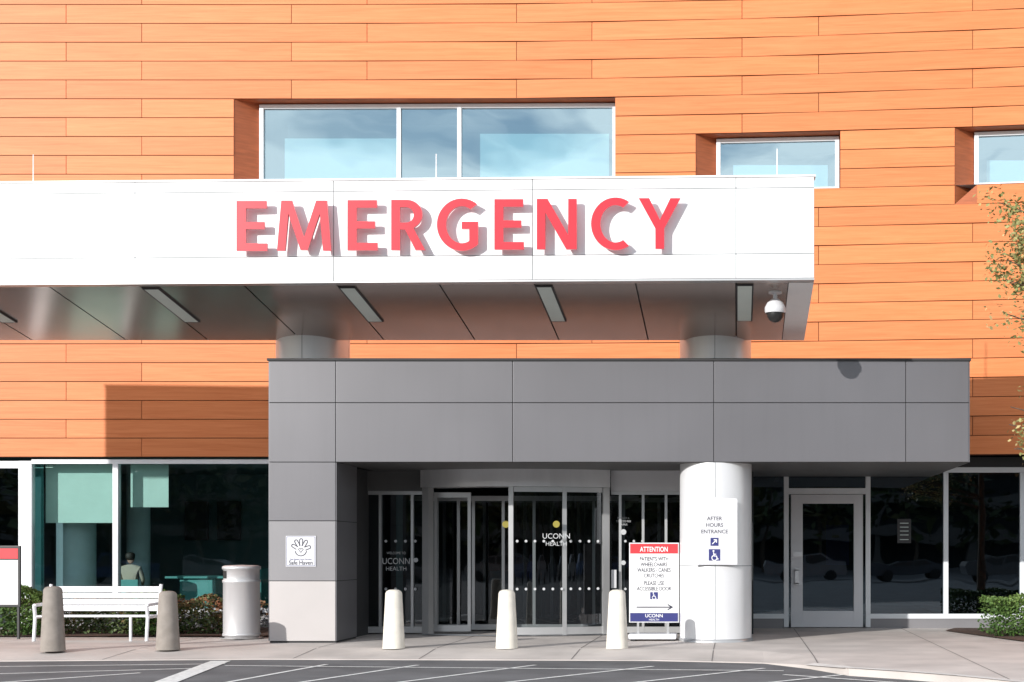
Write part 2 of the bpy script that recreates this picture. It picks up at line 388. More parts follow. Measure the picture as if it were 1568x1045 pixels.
boxes('interior_furniture',[(X(275,31),X(330,31),31,31.8,.06,1.0),(X(345,33),X(400,33),33,33.6,.06,1.2),(X(255,31),X(345,31),30.9,31.9,1.0,1.05)],M['tealf'],bld,.02)
boxes('interior_wall_panels',[(X(300,35.8)-.3,X(300,35.8)+.3,35.8,35.9,1.9,2.9),(X(350,35.8)-.3,X(350,35.8)+.3,35.8,35.9,1.9,2.9)],M['intd'],bld,.03)
# ---- storefront right
D=29.06
sx0=X(1150,D)-1.4; sx1=XR-2
def FR(px,w=.1,z0=0.25,z1=3.36,dy=0): return (X(px,D)-w/2,X(px,D)+w/2,D-.05-dy,D+.08,z0,z1)
fr=[(sx0,sx1,D-.05,D+.08,Z(724,D),Z(716,D)),FR(1204,.1,.02,3.26),FR(1329,.1,.02,3.26),FR(1448,.1,.3,3.26),FR(1565,.1,.3,3.26),FR(1700,.1,.3,3.26),
    (sx0,X(1204,D)-.05,D-.05,D+.08,.2,.3),(X(1329,D)+.05,sx1,D-.05,D+.08,.2,.3),
    (X(1204,D)+.05,X(1329,D)-.05,D-.048,D+.08,Z(757,D),Z(748,D))]
boxes('storefront_frame_right',fr,M['frame'],bld)
dx0,dx1=X(1211,D),X(1321,D)
zt=Z(757,D)
gl0,gl1=X(1229,D),X(1307,D)
boxes('side_door',[(dx0,gl0,D-.06,D-.005,.02,zt-.01),(gl1,dx1,D-.06,D-.005,.02,zt-.01),(gl0,gl1,D-.06,D-.005,zt-.2,zt-.01),(gl0,gl1,D-.06,D-.005,.02,.36)],M['signgr'],bld,.006)
boxes('door_handle',[(X(1217,D),X(1223,D),D-.13,D-.1,.9,1.25),(X(1217,D),X(1223,D),D-.13,D-.06,.92,.95),(X(1217,D),X(1223,D),D-.13,D-.06,1.2,1.23),(X(1214,D),X(1228,D),D-.075,D-.06,1.5,1.6)],M['steel'],bld,.004)
mesh('storefront_glass_right',[(sx0,D+.01,0.02),(sx1,D+.01,0.02),(sx1,D+.01,3.5),(sx0,D+.01,3.5)],[(0,1,2,3)],M['glass_dk'],bld)
boxes('storefront_base_right',[(sx0,dx0-.16,D-.03,D+.2,0,.198),(dx1+.16,sx1,D-.03,D+.2,0,.198)],M['gray_md'],bld)
box('storefront_header_right',sx0,sx1,D-.02,D+.2,Z(716,D)+.002,Z0-.004,M['gray_dk'],bld)
boxes('interior_shell_right',[(1.0,XR,34,34.1,0,3.7),(-7.1,1.0,38,38.1,0,3.7)],M['intd'],bld)
box('door_notice',X(1374,D),X(1395,D),D-.01,D-.004,Z(832,D),Z(795,D),M['dkframe'],bld)
boxes('door_notice_lines',[(X(1378,D),X(1391,D),D-.014,D-.011,Z(y+1,D),Z(y,D)) for y in (801,807,813,819,826)],M['lens'],bld)
boxes('interior_posters',[(X(1265,31),X(1300,31),31,31.03,1.3,2.2)],M['navy'],bld)
# ------------------------------------------------------------------ portico
por=empty('entrance_portico')
D=24.3
bx0,bx1=X(412,D),X(1484,D); bz0=Z(708,D); bz1=Z(553,D); px1=X(514,D)
def grid(name,xs,zs_,y,m,parent,gap=.012,th=.03,bev=.004):
    L=[]
    for a,b in zip(xs[:-1],xs[1:]):
        for c,d in zip(zs_[:-1],zs_[1:]): L.append((a+gap/2,b-gap/2,y,y+th,c+gap/2,d-gap/2))
    return boxes(name,L,m,parent,bev)
xs_=[bx0,px1,X(785,D),X(1093,D),X(1387,D),bx1]
grid('front_panels',xs_,[bz0,Z(617,D),bz1],D,M['gray'],por)
box('core',bx0+.004,bx1-.004,D+.032,28.9,bz0+.03,bz1-.05,M['gray_dk'],por)
box('soffit',px1+.0,bx1-.01,D+.035,28.95,bz0-.002,bz0+.025,M['soffit_dk'],por)
boxes('roof_cap',[(bx0-.03,bx1+.03,D-.03,D+.25,bz1,bz1+.045)],M['gray_dk'],por,.005)
box('roof',bx0,bx1,D+.26,28.2,bz1,bz1+.03,M['roofbounce'],por)
grid('pillar_panels_upper',[bx0,px1],[Z(798,D),bz0],D,M['gray'],por)
grid('pillar_panels_middle',[bx0,px1],[Z(890,D),Z(798,D)],D,M['gray_md'],por)  # middle panel also paler, ground light put into its colour
grid('pillar_panels_lower',[bx0,px1],[.03,Z(890,D)],D,M['gray_bounce'],por)
box('pillar_core',bx0+.004,px1-.004,D+.032,25.6,0,bz0,M['gray_dk'],por)
for i in range(3):
    zz=[.03,Z(890,D),Z(798,D),bz0]
    box('pillar_side_%d'%i,px1-.003,px1+.012,D+.01,25.6,zz[i]+.006,zz[i+1]-.006,M['gray'],por)
    box('pillar_side_outer_%d'%i,bx0-.012,bx0+.003,D+.01,25.6,zz[i]+.006,zz[i+1]-.006,M['gray'],por)
box('side_wall',px1-.5,px1-.1,25.6,29.0,0,bz0-.005,M['gray_dk'],por)
box('end_panel',bx1-.002,bx1+.012,D+.01,28.3,bz0,bz1-.01,M['gray'],por)
box('end_panel_outer',bx0-.012,bx0+.002,D+.01,28.9,bz0+.006,bz1-.01,M['gray'],por)
CR=.645; cy=D+.66
cxr=X(1096,cy)
def column(nm,cx,cy,r,z0,z1,ring):
    c=empty(nm)
    lathe('shaft',[(r,z0),(r,z1)],cx,cy,M['silver'],c,64)
    for i,z in enumerate(ring): lathe('ring_%d'%i,[(r+.003,z-.006),(r+.003,z+.006)],cx,cy,M['joint'],c,64)
    for i,a in enumerate((0,math.pi/2,math.pi,3*math.pi/2)):
        lathe('seam_%d'%i,[(r+.003,z0),(r+.003,z1)],cx,cy,M['joint'],c,1,a-.008,a+.008)
    lathe('base_ring',[(r+.02,z0),(r+.02,z0+.06),(r,z0+.06)],cx,cy,M['alu'],c,64)
    return c
column('entrance_column',cxr,cy,CR,0,bz0-.004,[Z(867,D)])
for xx in (X(479.5,25.55),X(1095.5,25.55)):
    c=column('canopy_column',xx,25.55,.655,bz1+.03,5.62,[])
    box('column_head',xx-.6,xx+.6,25.22,26.1,5.6,5.95,M['gray_dk'],c)
# ------------------------------------------------------------------ entrance doors (gently bowed front)
rev=empty('entrance_sliding_doors')
R=4.0; C=(-4.3,26.15+R); hz=2.83
def ang(dx): return math.asin(dx/R)
def on(dx,off=0):
    a=ang(dx); return (C[0]+(R+off)*math.sin(a),C[1]-(R+off)*math.cos(a))
lathe('bowed_header',[(R,hz),(R,bz0-.004)],C[0],C[1],M['steel'],rev,32,ang(-1.78),ang(1.85))
lathe('bowed_header_underside',[(R-.5,hz),(R,hz)],C[0],C[1],M['alu'],rev,32,ang(-1.78),ang(1.85))
lathe('threshold',[(R-.35,.012),(R+.05,.012)],C[0],C[1],M['steel'],rev,32,ang(-1.78),ang(1.85))
def post(nm,dx,w=.1,t=.12,z0=0.02,z1=hz,m='alu',off=-.06):
    a=ang(dx); x,y=on(dx,off); d=Vector((math.cos(a),math.sin(a)))
    obox(nm,(x-d.x*w/2,y-d.y*w/2),(x+d.x*w/2,y+d.y*w/2),z0,z1-.003,t,M[m],rev)
post('post_left',-1.66,.15,.16); post('post_right',1.78,.13,.14); post('post_mid',.02,.09,.12); post('post_inner',1.02,.08,.08)
lathe('door_glass',[(R-.06,.15),(R-.06,hz)],C[0],C[1],M['glass_door'],rev,12,ang(.05),ang(1.76))
for nm,z0,z1 in (('rail_bottom',.03,.17),('rail_top',hz-.1,hz-.005)):
    lathe(nm,[(R-.03,z0),(R-.03,z1)],C[0],C[1],M['alu'],rev,12,ang(.07),ang(1.72))
IY=27.9
L=[]
for x in (-6.05,-5.62,-5.32,-4.72,-4.1,-3.5,-2.9,-2.3): L.append((x-.03,x+.03,IY,IY+.06,.14,2.62))
L+=[(-6.6,-2.0,IY-.01,IY+.07,2.62,2.72),(-6.6,-2.0,IY-.01,IY+.07,.03,.14)]
boxes('inner_door_frames',L,M['alu'],rev)
mesh('inner_glass',[(-6.6,IY+.02,.1),(-2,IY+.02,.1),(-2,IY+.02,2.65),(-6.6,IY+.02,2.65)],[(0,1,2,3)],M['glass_door'],rev)
boxes('slid_leaf',[(-5.9,-5.84,26.95,27.0,.05,2.75),(-5.25,-5.19,26.95,27.0,.05,2.75),(-5.84,-5.25,26.95,27.0,.05,.17),(-5.84,-5.25,26.95,27.0,2.65,2.75)],M['alu'],rev)
side=empty('entrance_sidelight')
D=26.85
sl0,sl1=px1-.1,C[0]-1.72; sr0,sr1=C[0]+1.85,.2
def flat(nm,x0,x1,muls,hm):
    zt_=2.70
    L=[(x0,x1,D-.05,D+.05,zt_,zt_+.07),(x0,x1,D-.05,D+.05,.03,.15)]
    for x in muls: L.append((x-.025,x+.025,D-.055,D+.055,.03,zt_))
    boxes(nm+'_frame',L,M['alu'],side)
    box(nm+'_header',x0,x1,D-.1,D+.04,zt_+.072,bz0-.004,M[hm],side)
    mesh(nm+'_glass',[(x0,D,.15),(x1,D,.15),(x1,D,zt_),(x0,D,zt_)],[(0,1,2,3)],M['glass_door'],side)
flat('left',sl0,sl1,[X(583,D),X(632,D)],'soffit_dk')
flat('right',sr0,sr1,[X(950,D),X(985,D),X(1020,D)],'signgr')
boxes('lever',[(X(937,D),X(945,D),D-.16,D-.14,.9,1.25)],M['steel'],side)
lob=empty('lobby_interior')
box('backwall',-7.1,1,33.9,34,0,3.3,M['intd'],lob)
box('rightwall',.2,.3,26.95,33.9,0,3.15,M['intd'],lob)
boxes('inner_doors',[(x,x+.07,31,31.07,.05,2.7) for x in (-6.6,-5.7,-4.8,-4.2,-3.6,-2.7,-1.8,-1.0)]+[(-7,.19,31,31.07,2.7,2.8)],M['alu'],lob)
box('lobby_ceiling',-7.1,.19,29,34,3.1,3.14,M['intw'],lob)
boxes('lobby_counter',[(-5.8,-4.6,32.5,33.2,.06,1.15)],M['intw'],lob,.02)
L=[]
for py in (829,902):
    for k in range(4): L.append((X(590+15*k+2,D),D-.062,Z(py,D),.028))
    for k in range(10):
        dx=.14+k*.165
        if dx>1.66: break
        x,y=on(dx,.01); L.append((x,y,Z(py,26.3),.026))
    for k in range(3): L.append((X(958+13*k,D),D-.062,Z(py,D),.025))
discs('glass_dots',L,M['dot'],rev,10)
text('decal_uconn','UCONN',X(607,D),D-.02,Z(864,D),.17,M['dot'],side,sx=.85)
text('decal_health','HEALTH',X(607,D),D-.02,Z(874,D),.11,M['dot'],side)
text('decal_welcome','WELCOME TO',X(607,D),D-.02,Z(849,D),.07,M['dot'],side,sx=.8)
yd=26.15
text('decal_a','UCONN',-3.42,yd-.02,Z(825,yd),.14,M['dot'],rev)
text('decal_b','HEALTH',-3.42,yd-.02,Z(836,yd),.11,M['dot'],rev)
discs('decal_yellow',[(-3.42,yd-.02,Z(803,yd),.065),(-4.5,26.9,Z(803,26.9),.07)],M['yellow'],rev,18)
for i,(s,zz) in enumerate((('PRODUCT A',795),('TOBACCO FREE',800),('CAMPUS',805))):
    text('notice_%d'%i,s,X(955,D),D-.06,Z(zz,D),.05,M['dot'],side,sx=.8)
discs('notice_dot',[(X(955,D),D-.06,Z(815,D),.055),(X(955,D),D-.06,Z(862,D),.045),(X(638,D),D-.07,Z(858,D),.045)],M['dot'],side,14)
# ------------------------------------------------------------------ canopy
can=empty('emergency_canopy')
FZ0,FZ1=5.90,7.49; XE=1.2
def fy(x): return 21.84-.031*x
BY=25.2; BZ=5.44
XFL,XBL=-18.04,-15.6  # left end out of view, skewed along the sun to shape its shadow
seams=[X(p,22.05) for p in (203,511,817,1127)]
sp=seams[1]-seams[0]
xs_=[XFL,seams[0]-sp*2,seams[0]-sp]+seams+[XE]
zr=[FZ0,FZ0+.385,FZ1-.17,FZ1]
V=[];Fc=[]
g=.007
for a,b in zip(xs_[:-1],xs_[1:]):
    for c,d in zip(zr[:-1],zr[1:]):
        k=len(V); a1,b1,c1,d1=a+g,b-g,c+g,d-g
        for (x,z) in ((a1,c1),(b1,c1),(b1,d1),(a1,d1)): V.append((x,fy(x),z))
        for (x,z) in ((a1,c1),(b1,c1),(b1,d1),(a1,d1)): V.append((x,fy(x)+.03,z))
        for q in [(0,1,2,3),(0,4,5,1),(1,5,6,2),(2,6,7,3),(3,7,4,0)]: Fc.append(tuple(k+i for i in q))
mesh('fascia_panels',V,Fc,M['white'],can)
mesh('fascia_core',[(XFL,fy(XFL)+.012,FZ0+.004),(XE-.004,fy(XE)+.012,FZ0+.004),(XE-.004,fy(XE)+.012,FZ1-.004),(XFL,fy(XFL)+.012,FZ1-.004),
                   (XFL,fy(XFL)+.18,FZ0+.004),(XE-.004,fy(XE)+.18,FZ0+.004),(XE-.004,fy(XE)+.18,FZ1-.004),(XFL,fy(XFL)+.18,FZ1-.004)],[(0,1,2,3),(4,7,6,5),(3,2,6,7),(0,4,5,1),(1,5,6,2),(0,3,7,4)],M['joint'],can)
mesh('fascia_cap',[(XFL,fy(XFL)-.02,FZ1),(XE+.02,fy(XE)-.02,FZ1),(XE+.02,fy(XE)+.22,FZ1),(XFL,fy(XFL)+.22,FZ1),
                   (XFL,fy(XFL)-.02,FZ1+.03),(XE+.02,fy(XE)-.02,FZ1+.03),(XE+.02,fy(XE)+.22,FZ1+.03),(XFL,fy(XFL)+.22,FZ1+.03)],BF,M['white'],can)
mesh('fascia_drip',[(XFL,fy(XFL)+.004,FZ0-.03),(XE,fy(XE)+.004,FZ0-.03),(XE,fy(XE)+.20,FZ0-.03),(XFL,fy(XFL)+.20,FZ0-.03),
                   (XFL,fy(XFL)+.004,FZ0),(XE,fy(XE)+.004,FZ0),(XE,fy(XE)+.20,FZ0),(XFL,fy(XFL)+.20,FZ0)],BF,M['alu'],can)
def sz(y,x): 
    t=(y-(fy(x)+.2))/(BY-fy(x)-.2); return (FZ0-.03)*(1-t)+BZ*t
def soff(name,x0,x1,t0,t1,m,dz,th=None):
    v=[]
    for x,t in ((x0,t0),(x1,t0),(x1,t1),(x0,t1)):
        y=fy(x)+.2+(BY-fy(x)-.2)*t; v.append((x,y,sz(y,x)+dz))
    if th:
        v+=[(a,b,c+th) for a,b,c in v]; return mesh(name,v,BF,m,can)
    return mesh(name,v,[(0,1,2,3)],m,can)
js=[X(p,22.05) for p in (60,366,670,973)]
alls=sorted([XBL]+[s for s in seams+js if s>XBL]+[seams[0]-sp,js[0]-sp]+[X(1208,22)])
alls=[a for a in alls if a>=XBL]
for i,(a,b) in enumerate(zip(alls[:-1],alls[1:])): soff('soffit_panel_%d'%i,a+.012,b-.012,0,1,M['soffit'],0)
soff('soffit_backing',XBL,XE-.06,0,1,M['gray_dk'],.02)
soff('soffit_return',X(1208,22),XE,0,1,M['white'],-.003)
mesh('soffit_left_wedge',[(XFL,fy(XFL)+.2,FZ0-.03),(XBL,fy(XBL)+.2,FZ0-.03),(XBL,BY,BZ)],[(0,1,2)],M['soffit'],can)
for i,s in enumerate([seams[0]-sp]+seams):
    soff('light_trough_%d'%i,s-.0,s+.28,.02,.62,M['gray_dk'],-.02,.02)
    soff('light_lens_%d'%i,s+.025,s+.255,.03,.61,M['lens'],-.024)
bt=6.02
mesh('canopy_roof',[(XFL+.1,fy(XFL)+.1,bt+.5),(XE-.02,fy(XE)+.1,bt+.5),(XE-.02,BY,bt),(XBL,BY,bt)],[(0,1,2,3)],M['white'],can)
mesh('canopy_back',[(XBL,BY,BZ),(XE,BY,BZ),(XE,BY,bt),(XBL,BY,bt)],[(0,1,2,3)],M['white'],can)
mesh('canopy_end',[(XE,fy(XE)+.1,FZ0-.03),(XE,BY,BZ),(XE,BY,bt),(XE,fy(XE)+.1,FZ1)],[(0,1,2,3)],M['white'],can)
mesh('canopy_end_far',[(XFL+.02,fy(XFL)+.1,FZ0-.03),(XBL,BY,BZ),(XBL,BY,bt),(XFL+.02,fy(XFL)+.1,bt+.5)],[(0,1,2,3)],M['white'],can)
for i,(p,y) in enumerate(((51,237),(668,236),(1190,228))):
    d=22.4; cyl_between('air_terminal_%d'%i,(X(p,d),d,FZ1-.6),(X(p,d),d,Z(y,d)),.012,.008,M['paper'],can,8)
# letters
sg=empty('emergency_sign')
GL={}
GL['E']=[[(0,0),(46,0),(46,11.5),(14,11.5),(14,33.5),(42,33.5),(42,44.5),(14,44.5),(14,65.5),(45,65.5),(45,77),(0,77)]]
GL['M']=[[(0,0),(12.5,0),(17.5,57),(36,1),(47,1),(65.5,57),(70.5,0),(83,0),(76.5,77),(60,77),(41.5,20),(23,77),(6.5,77)]]
GL['R']=[[(0,0),(13.5,0),(13.5,31.5),(21.5,31.5),(37.5,0),(52.5,0),(34,34.0)]+earc(24,54.7,24,22.3,-55,90)+[(0,77)],
         [(13.5,42)]+earc(23,54,12,12,-90,90,12)+[(13.5,66)]]
GL['C']=[earc(37,38.5,37,40,57,303,40)+earc(37,38.5,23,28.5,300,60,32)]
GL['G']=[earc(38,38.5,38,40,52,308,40)+[(63,9),(63,43),(38,43),(38,32),(49.5,32),(49.5,14.5)]+earc(38,38.5,24,28.5,297,56,32)]
GL['N']=[[(0,0),(13,0),(13,56),(45,0),(61,0),(61,77),(48,77),(48,22),(16.5,77),(0,77)]]
GL['Y']=[[(25.5,0),(39,0),(39,31),(64,77),(48.5,77),(32.5,44),(16,77),(0,77),(25.5,31)]]
LT=[('E',362,409),('M',424,507),('E',532,578),('R',599,651),('G',669,732),('E',757,802),('N',822,883),('C',905,963),('Y',978,1042)]
for i,(ch,a,b) in enumerate(LT):
    mid=(a+b)/2; d=fy(X(mid,21.9))-.17
    t=(mid-362)/680; yt=308-4.5*t; yb=384.5-3.5*t
    if ch in 'GC': yt-=1.5; yb+=1.5
    x0,x1=X(a,d),X(b,d); xm=(x0+x1)/2
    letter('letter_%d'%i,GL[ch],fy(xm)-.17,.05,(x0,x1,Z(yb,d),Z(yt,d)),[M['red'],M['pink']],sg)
# security camera
cam_o=empty('security_camera')
cx=X(1187,22.5); cyy=22.5; st=sz(22.5,cx)
cyl_between('mount_plate',(cx,cyy,st-.02),(cx,cyy,st+.01),.11,.11,M['signgr'],cam_o,24)
cyl_between('stem',(cx,cyy,st-.14),(cx,cyy,st),.035,.035,M['signgr'],cam_o,16)
zc=Z(480,22.5)
lathe('housing',[(.001,zc+.24),(.06,zc+.23),(.13,zc+.17),(.17,zc+.09),(.17,zc+.03),(.16,zc)],cx,cyy,M['signgr'],cam_o,32)
lathe('dome',[(.001,zc-.15)]+[(.14*math.cos(t),zc-.15*math.sin(t)) for t in [math.radians(k) for k in (80,65,50,35,20,5)]]+[(.14,zc)],cx,cyy,M['black'],cam_o,32)
# ------------------------------------------------------------------ bollards
def bollard(px,pt,pb,m,wb=.185,wt=.125):
    d=EYE*F/(pb-VY); h=Z(pt,d); b=empty('bollard')
    pr=[(wb,0),(wb-.003,.02),(wt+.01,h-.06),(wt-.01,h-.025),(wt-.05,h-.005),(.001,h)]
    lathe('post',pr,X(px,d),d,m,b,40)
for p in (603,776,945): bollard(p,903,993,M['bollw'])
bollard(81,898,997,M['bollsh'],.19,.13); bollard(257,905,995,M['bollsh'],.19,.13)
# ------------------------------------------------------------------ bench
be=empty('park_bench')
d=25.0; x0,x1=X(60,d),X(236,d)
L=[]
for k in range(4): L.append((x0+.04,x1-.04,d-.22+k*.115,d-.22+k*.115+.095,.43,.455))
boxes('seat_slats',L,M['benchw'],be,.006)
L=[(x0+.04,x1-.04,d+.27+.02*k,d+.295+.02*k,.52+k*.115,.52+k*.115+.10) for k in range(4)]
boxes('backrest_slats',L,M['benchw'],be,.006)
for i,x in enumerate((x0,x1-.06)):
    cyl=[((x+.03,d-.25,0),(x+.03,d-.2,.43)),((x+.03,d+.32,0),(x+.03,d+.26,.45)),((x+.03,d+.26,.45),(x+.03,d+.38,1.0)),((x+.03,d-.22,.43),(x+.03,d+.27,.43)),((x+.03,d-.24,.64),(x+.03,d+.3,.66)),((x+.03,d-.2,.43),(x+.03,d-.24,.64))]
    for j,(a,b) in enumerate(cyl): cyl_between('end_%d_%d'%(i,j),a,b,.03,.03,M['benchw'],be,10)
cyl_between('mid_leg',((x0+x1)/2+.7,d-.2,0),((x0+x1)/2+.7,d-.2,.43),.025,.025,M['benchw'],be,10)
# ------------------------------------------------------------------ trash can
tr=empty('trash_can')
d=25.5; tx=X(370,d); r=.335; h=Z(866,d)
lathe('base',[(r-.04,0),(r-.04,.05),(r,.06),(r,.10),(r-.012,.11)],tx,d,M['steel'],tr,48)
lathe('body',[(r-.012,.11),(r-.012,h-.32),(r,h-.31),(r,h-.27),(r-.02,h-.26)],tx,d,M['steel'],tr,48)
lathe('hood',[(r-.02,h-.26),(r-.02,h-.08),(r+.005,h-.07),(r+.005,h-.02),(r-.05,h),(.001,h+.01)],tx,d,M['steel'],tr,48)
lathe('opening',[(r-.014,h-.235),(r-.014,h-.10)],tx,d,M['black'],tr,10,math.radians(-85),math.radians(-35))
lathe('liner_tray',[(r+.0,.0),(r+.05,.012),(r+.05,.03)],tx,d,M['alu'],tr,32)
# ------------------------------------------------------------------ safe haven sign
sh=empty('safe_haven_sign'); D=24.3
x0,x1,z0,z1=X(438,D),X(484,D),Z(868,D),Z(821,D)
box('plate',x0,x1,D-.012,D-.001,z0,z1,M['signgr'],sh,.003)
boxes('border',[(x0+.015,x1-.015,D-.0145,D-.0125,z1-.02,z1-.013),(x0+.015,x1-.015,D-.0145,D-.0125,z0+.013,z0+.02),(x0+.013,x0+.02,D-.0145,D-.0125,z0+.02,z1-.02),(x1-.02,x1-.013,D-.0145,D-.0125,z0+.02,z1-.02)],M['navy'],sh)
hx,hz_=X(461,D),Z(841,D)
S=[arc(hx,hz_-.02,.10,190,350)]
for a in (-70,-32,-2,28,60):
    q=math.radians(90+a); p=Vector((math.cos(q),math.sin(q))); n=Vector((-p.y,p.x))
    o=Vector((hx,hz_-.02)); l=.20 if abs(a)<35 else .18
    S.append([tuple(o+p*.08+n*.028),tuple(o+p*(l-.015)+n*.026),tuple(o+p*l+n*.01),tuple(o+p*l-n*.01),tuple(o+p*(l-.015)-n*.026),tuple(o+p*.08-n*.028)])
strokes('hand_logo',S,.014,D-.015,M['inkb'],sh)
strokes('heart',[arc(hx-.02,hz_-.01,.02,0,180)+[(hx-.04,hz_-.01),(hx,hz_-.06),(hx+.04,hz_-.01)]+arc(hx+.02,hz_-.01,.02,0,180)],.009,D-.015,M['inkb'],sh)
text('label','Safe Haven',hx,D-.015,z0+.035,.105,M['inkb'],sh,offset=.01,sx=.9)
text('label_small','Safe Babies Save Families',hx,D-.015,z0+.115,.038,M['navy'],sh)
# ------------------------------------------------------------------ after hours sign
ah=empty('after_hours_sign'); D=cy-CR-.05
x0,x1,z0,z1=X(1061,D),X(1129,D),Z(865,D),Z(762,D)
pts=[(x0,z0),(x1,z0),(x1,z1-.05),(x1-.01,z1-.02),((x0+x1)/2,z1),(x0+.02,z1-.035),(x0,z1-.06)]
prism('plate',pts,D-.012,D+.01,M['signgr'],ah)
boxes('brackets',[(x0+.1,x0+.16,D+.01,D+.12,z0+.2,z0+.25),(x1-.16,x1-.1,D+.01,D+.12,z0+.2,z0+.25),((x0+x1)/2-.03,(x0+x1)/2+.03,D+.01,D+.07,z1-.3,z1-.2)],M['alu'],ah)
xm=(x0+x1)/2-.01
for s,py in (('AFTER',797),('HOURS',807),('ENTRANCE',817)): text('line_'+s.lower(),s,xm,D-.0145,Z(py,D),.092,M['inkb'],ah,offset=.008)
for nm,py in (('arrow_box',830),('wheelchair_box',850)):
    zc=Z(py,D); q=.07 if nm=='arrow_box' else .10
    box(nm,xm-q,xm+q,D-.016,D-.0125,zc-q,zc+q,M['navy'],ah)
zc=Z(830,D); strokes('arrow',[[(xm-.035,zc-.035),(xm+.035,zc+.035)],[(xm-.01,zc+.035),(xm+.035,zc+.035),(xm+.035,zc-.01)]],.016,D-.018,M['paper'],ah)
def chair(cx,cz,s,y,m,parent):
    strokes('wheelchair_symbol',[arc(cx-.01*s,cz-.25*s,.28*s,120,395,16),[(cx-.1*s,cz+.35*s),(cx-.06*s,cz-.05*s),(cx+.2*s,cz-.05*s),(cx+.32*s,cz-.4*s),(cx+.42*s,cz-.36*s)],[(cx-.08*s,cz+.15*s),(cx+.16*s,cz+.15*s)]],.085*s,y,m,parent)
    discs('wheelchair_head',[(cx-.11*s,y,cz+.5*s,.1*s)],m,parent,12)
chair(xm,Z(851,D),.16,D-.018,M['paper'],ah)
# ------------------------------------------------------------------ attention sign
at=empty('attention_sign'); D=25.0
x0,x1,z0,z1=X(965,D),X(1038,D),Z(952,D),Z(833,D)
box('frame',x0-.02,x1+.02,D,D+.04,z0-.02,z1+.02,M['signgr'],at,.006)
box('panel',x0,x1,D-.004,D-.001,z0,z1,M['paper'],at)
box('header',x0,x1,D-.008,D-.005,Z(848,D),z1,M['redp'],at)
box('footer',x0,x1,D-.008,D-.005,z0,Z(939,D),M['navy'],at)
box('ground_band',x0,x1,D-.0075,D-.0045,Z(939,D)+.002,Z(936,D),M['signgr'],at)
xm=(x0+x1)/2
text('t0','ATTENTION',xm,D-.011,Z(845,D),.125,M['paper'],at,offset=.015,sx=.72)
for i,(s,py) in enumerate((('PATIENTS WITH',859),('WHEELCHAIRS',867.5),('WALKERS - CANES',876),('CRUTCHES',884.5),('PLEASE USE',896),('ACCESSIBLE DOOR',904.5))):
    text('t%d'%(i+1),s,xm,D-.008,Z(py,D),.10,M['inkb'],at,offset=.012,sx=.72)
box('symbol_box',xm-.07,xm+.07,D-.009,D-.006,Z(918,D),Z(907,D),M['navy'],at)
chair(xm,Z(913,D),.11,D-.011,M['paper'],at)
za=Z(930,D); strokes('arrow',[[(x0+.12,za),(x1-.1,za)],[(x1-.18,za+.045),(x1-.1,za),(x1-.18,za-.045)]],.022,D-.008,M['inkb'],at)
text('t_foot','UCONN',xm,D-.011,Z(945.5,D),.085,M['paper'],at,offset=.01)
text('t_foot2','HEALTH',xm,D-.011,Z(950.5,D),.05,M['paper'],at)
box('base',x0-.02,x1-.02,D-.22,D+.28,.03,.13,M['signgr'],at,.035)
boxes('base_feet',[(x0+.02,x0+.1,D-.2,D+.26,0.0,.04),(x1-.14,x1-.06,D-.2,D+.26,0.0,.04)],M['black'],at)
boxes('uprights',[(x0+.12,x0+.16,D+.01,D+.03,.1,z0),(x1-.2,x1-.16,D+.01,D+.03,.1,z0)],M['alu'],at)
# ------------------------------------------------------------------ planting
def scatter_box(n,x0,x1,y0,y1,z0,z1,shell=.6,lump=.12):
    P=[];T=[]
    for i in range(n):
        x=random.uniform(x0,x1);y=random.uniform(y0,y1);z=random.uniform(z0,z1)
        q=random.random()
        top=z1+lump*math.sin(x*5.1+y*2)*math.sin(x*2.3+1.1)
        if q<shell*.5: z=top-abs(random.gauss(0,.04))
        elif q<shell: y=y0+abs(random.gauss(0,.05))+.03*math.sin(x*7+z*9)
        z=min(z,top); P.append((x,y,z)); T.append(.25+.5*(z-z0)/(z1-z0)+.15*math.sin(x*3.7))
    return P,T
bed=empty('planting_bed')
mesh('mulch',[(X(30,29),25.9,.02),(bx0-.05,25.9,.02),(bx0-.05,29.0,.02),(X(30,29),29.0,.02)],[(0,1,2,3)],M['mulch'],bed)
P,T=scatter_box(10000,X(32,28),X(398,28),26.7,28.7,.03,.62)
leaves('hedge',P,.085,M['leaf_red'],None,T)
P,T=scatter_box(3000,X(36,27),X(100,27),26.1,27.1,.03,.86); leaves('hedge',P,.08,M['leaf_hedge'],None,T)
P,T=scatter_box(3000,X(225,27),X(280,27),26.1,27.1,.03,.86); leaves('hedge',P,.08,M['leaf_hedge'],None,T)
mb=[( X(1450,27.6),27.9),(X(1505,26),26.2),(X(1568,24.4),24.6),(9.5,24.2),(11,28),(X(1465,28.6),28.8)]
mesh('mulch_bed',[(a,b_,.02) for a,b_ in mb],[tuple(range(len(mb)))],M['mulch'])
P,T=scatter_box(14000,X(1512,26.3),X(1512,26.3)+3.5,25.9,27.4,.03,.72,lump=.06); leaves('hedge',P,.07,M['leaf_hedge'],None,T)
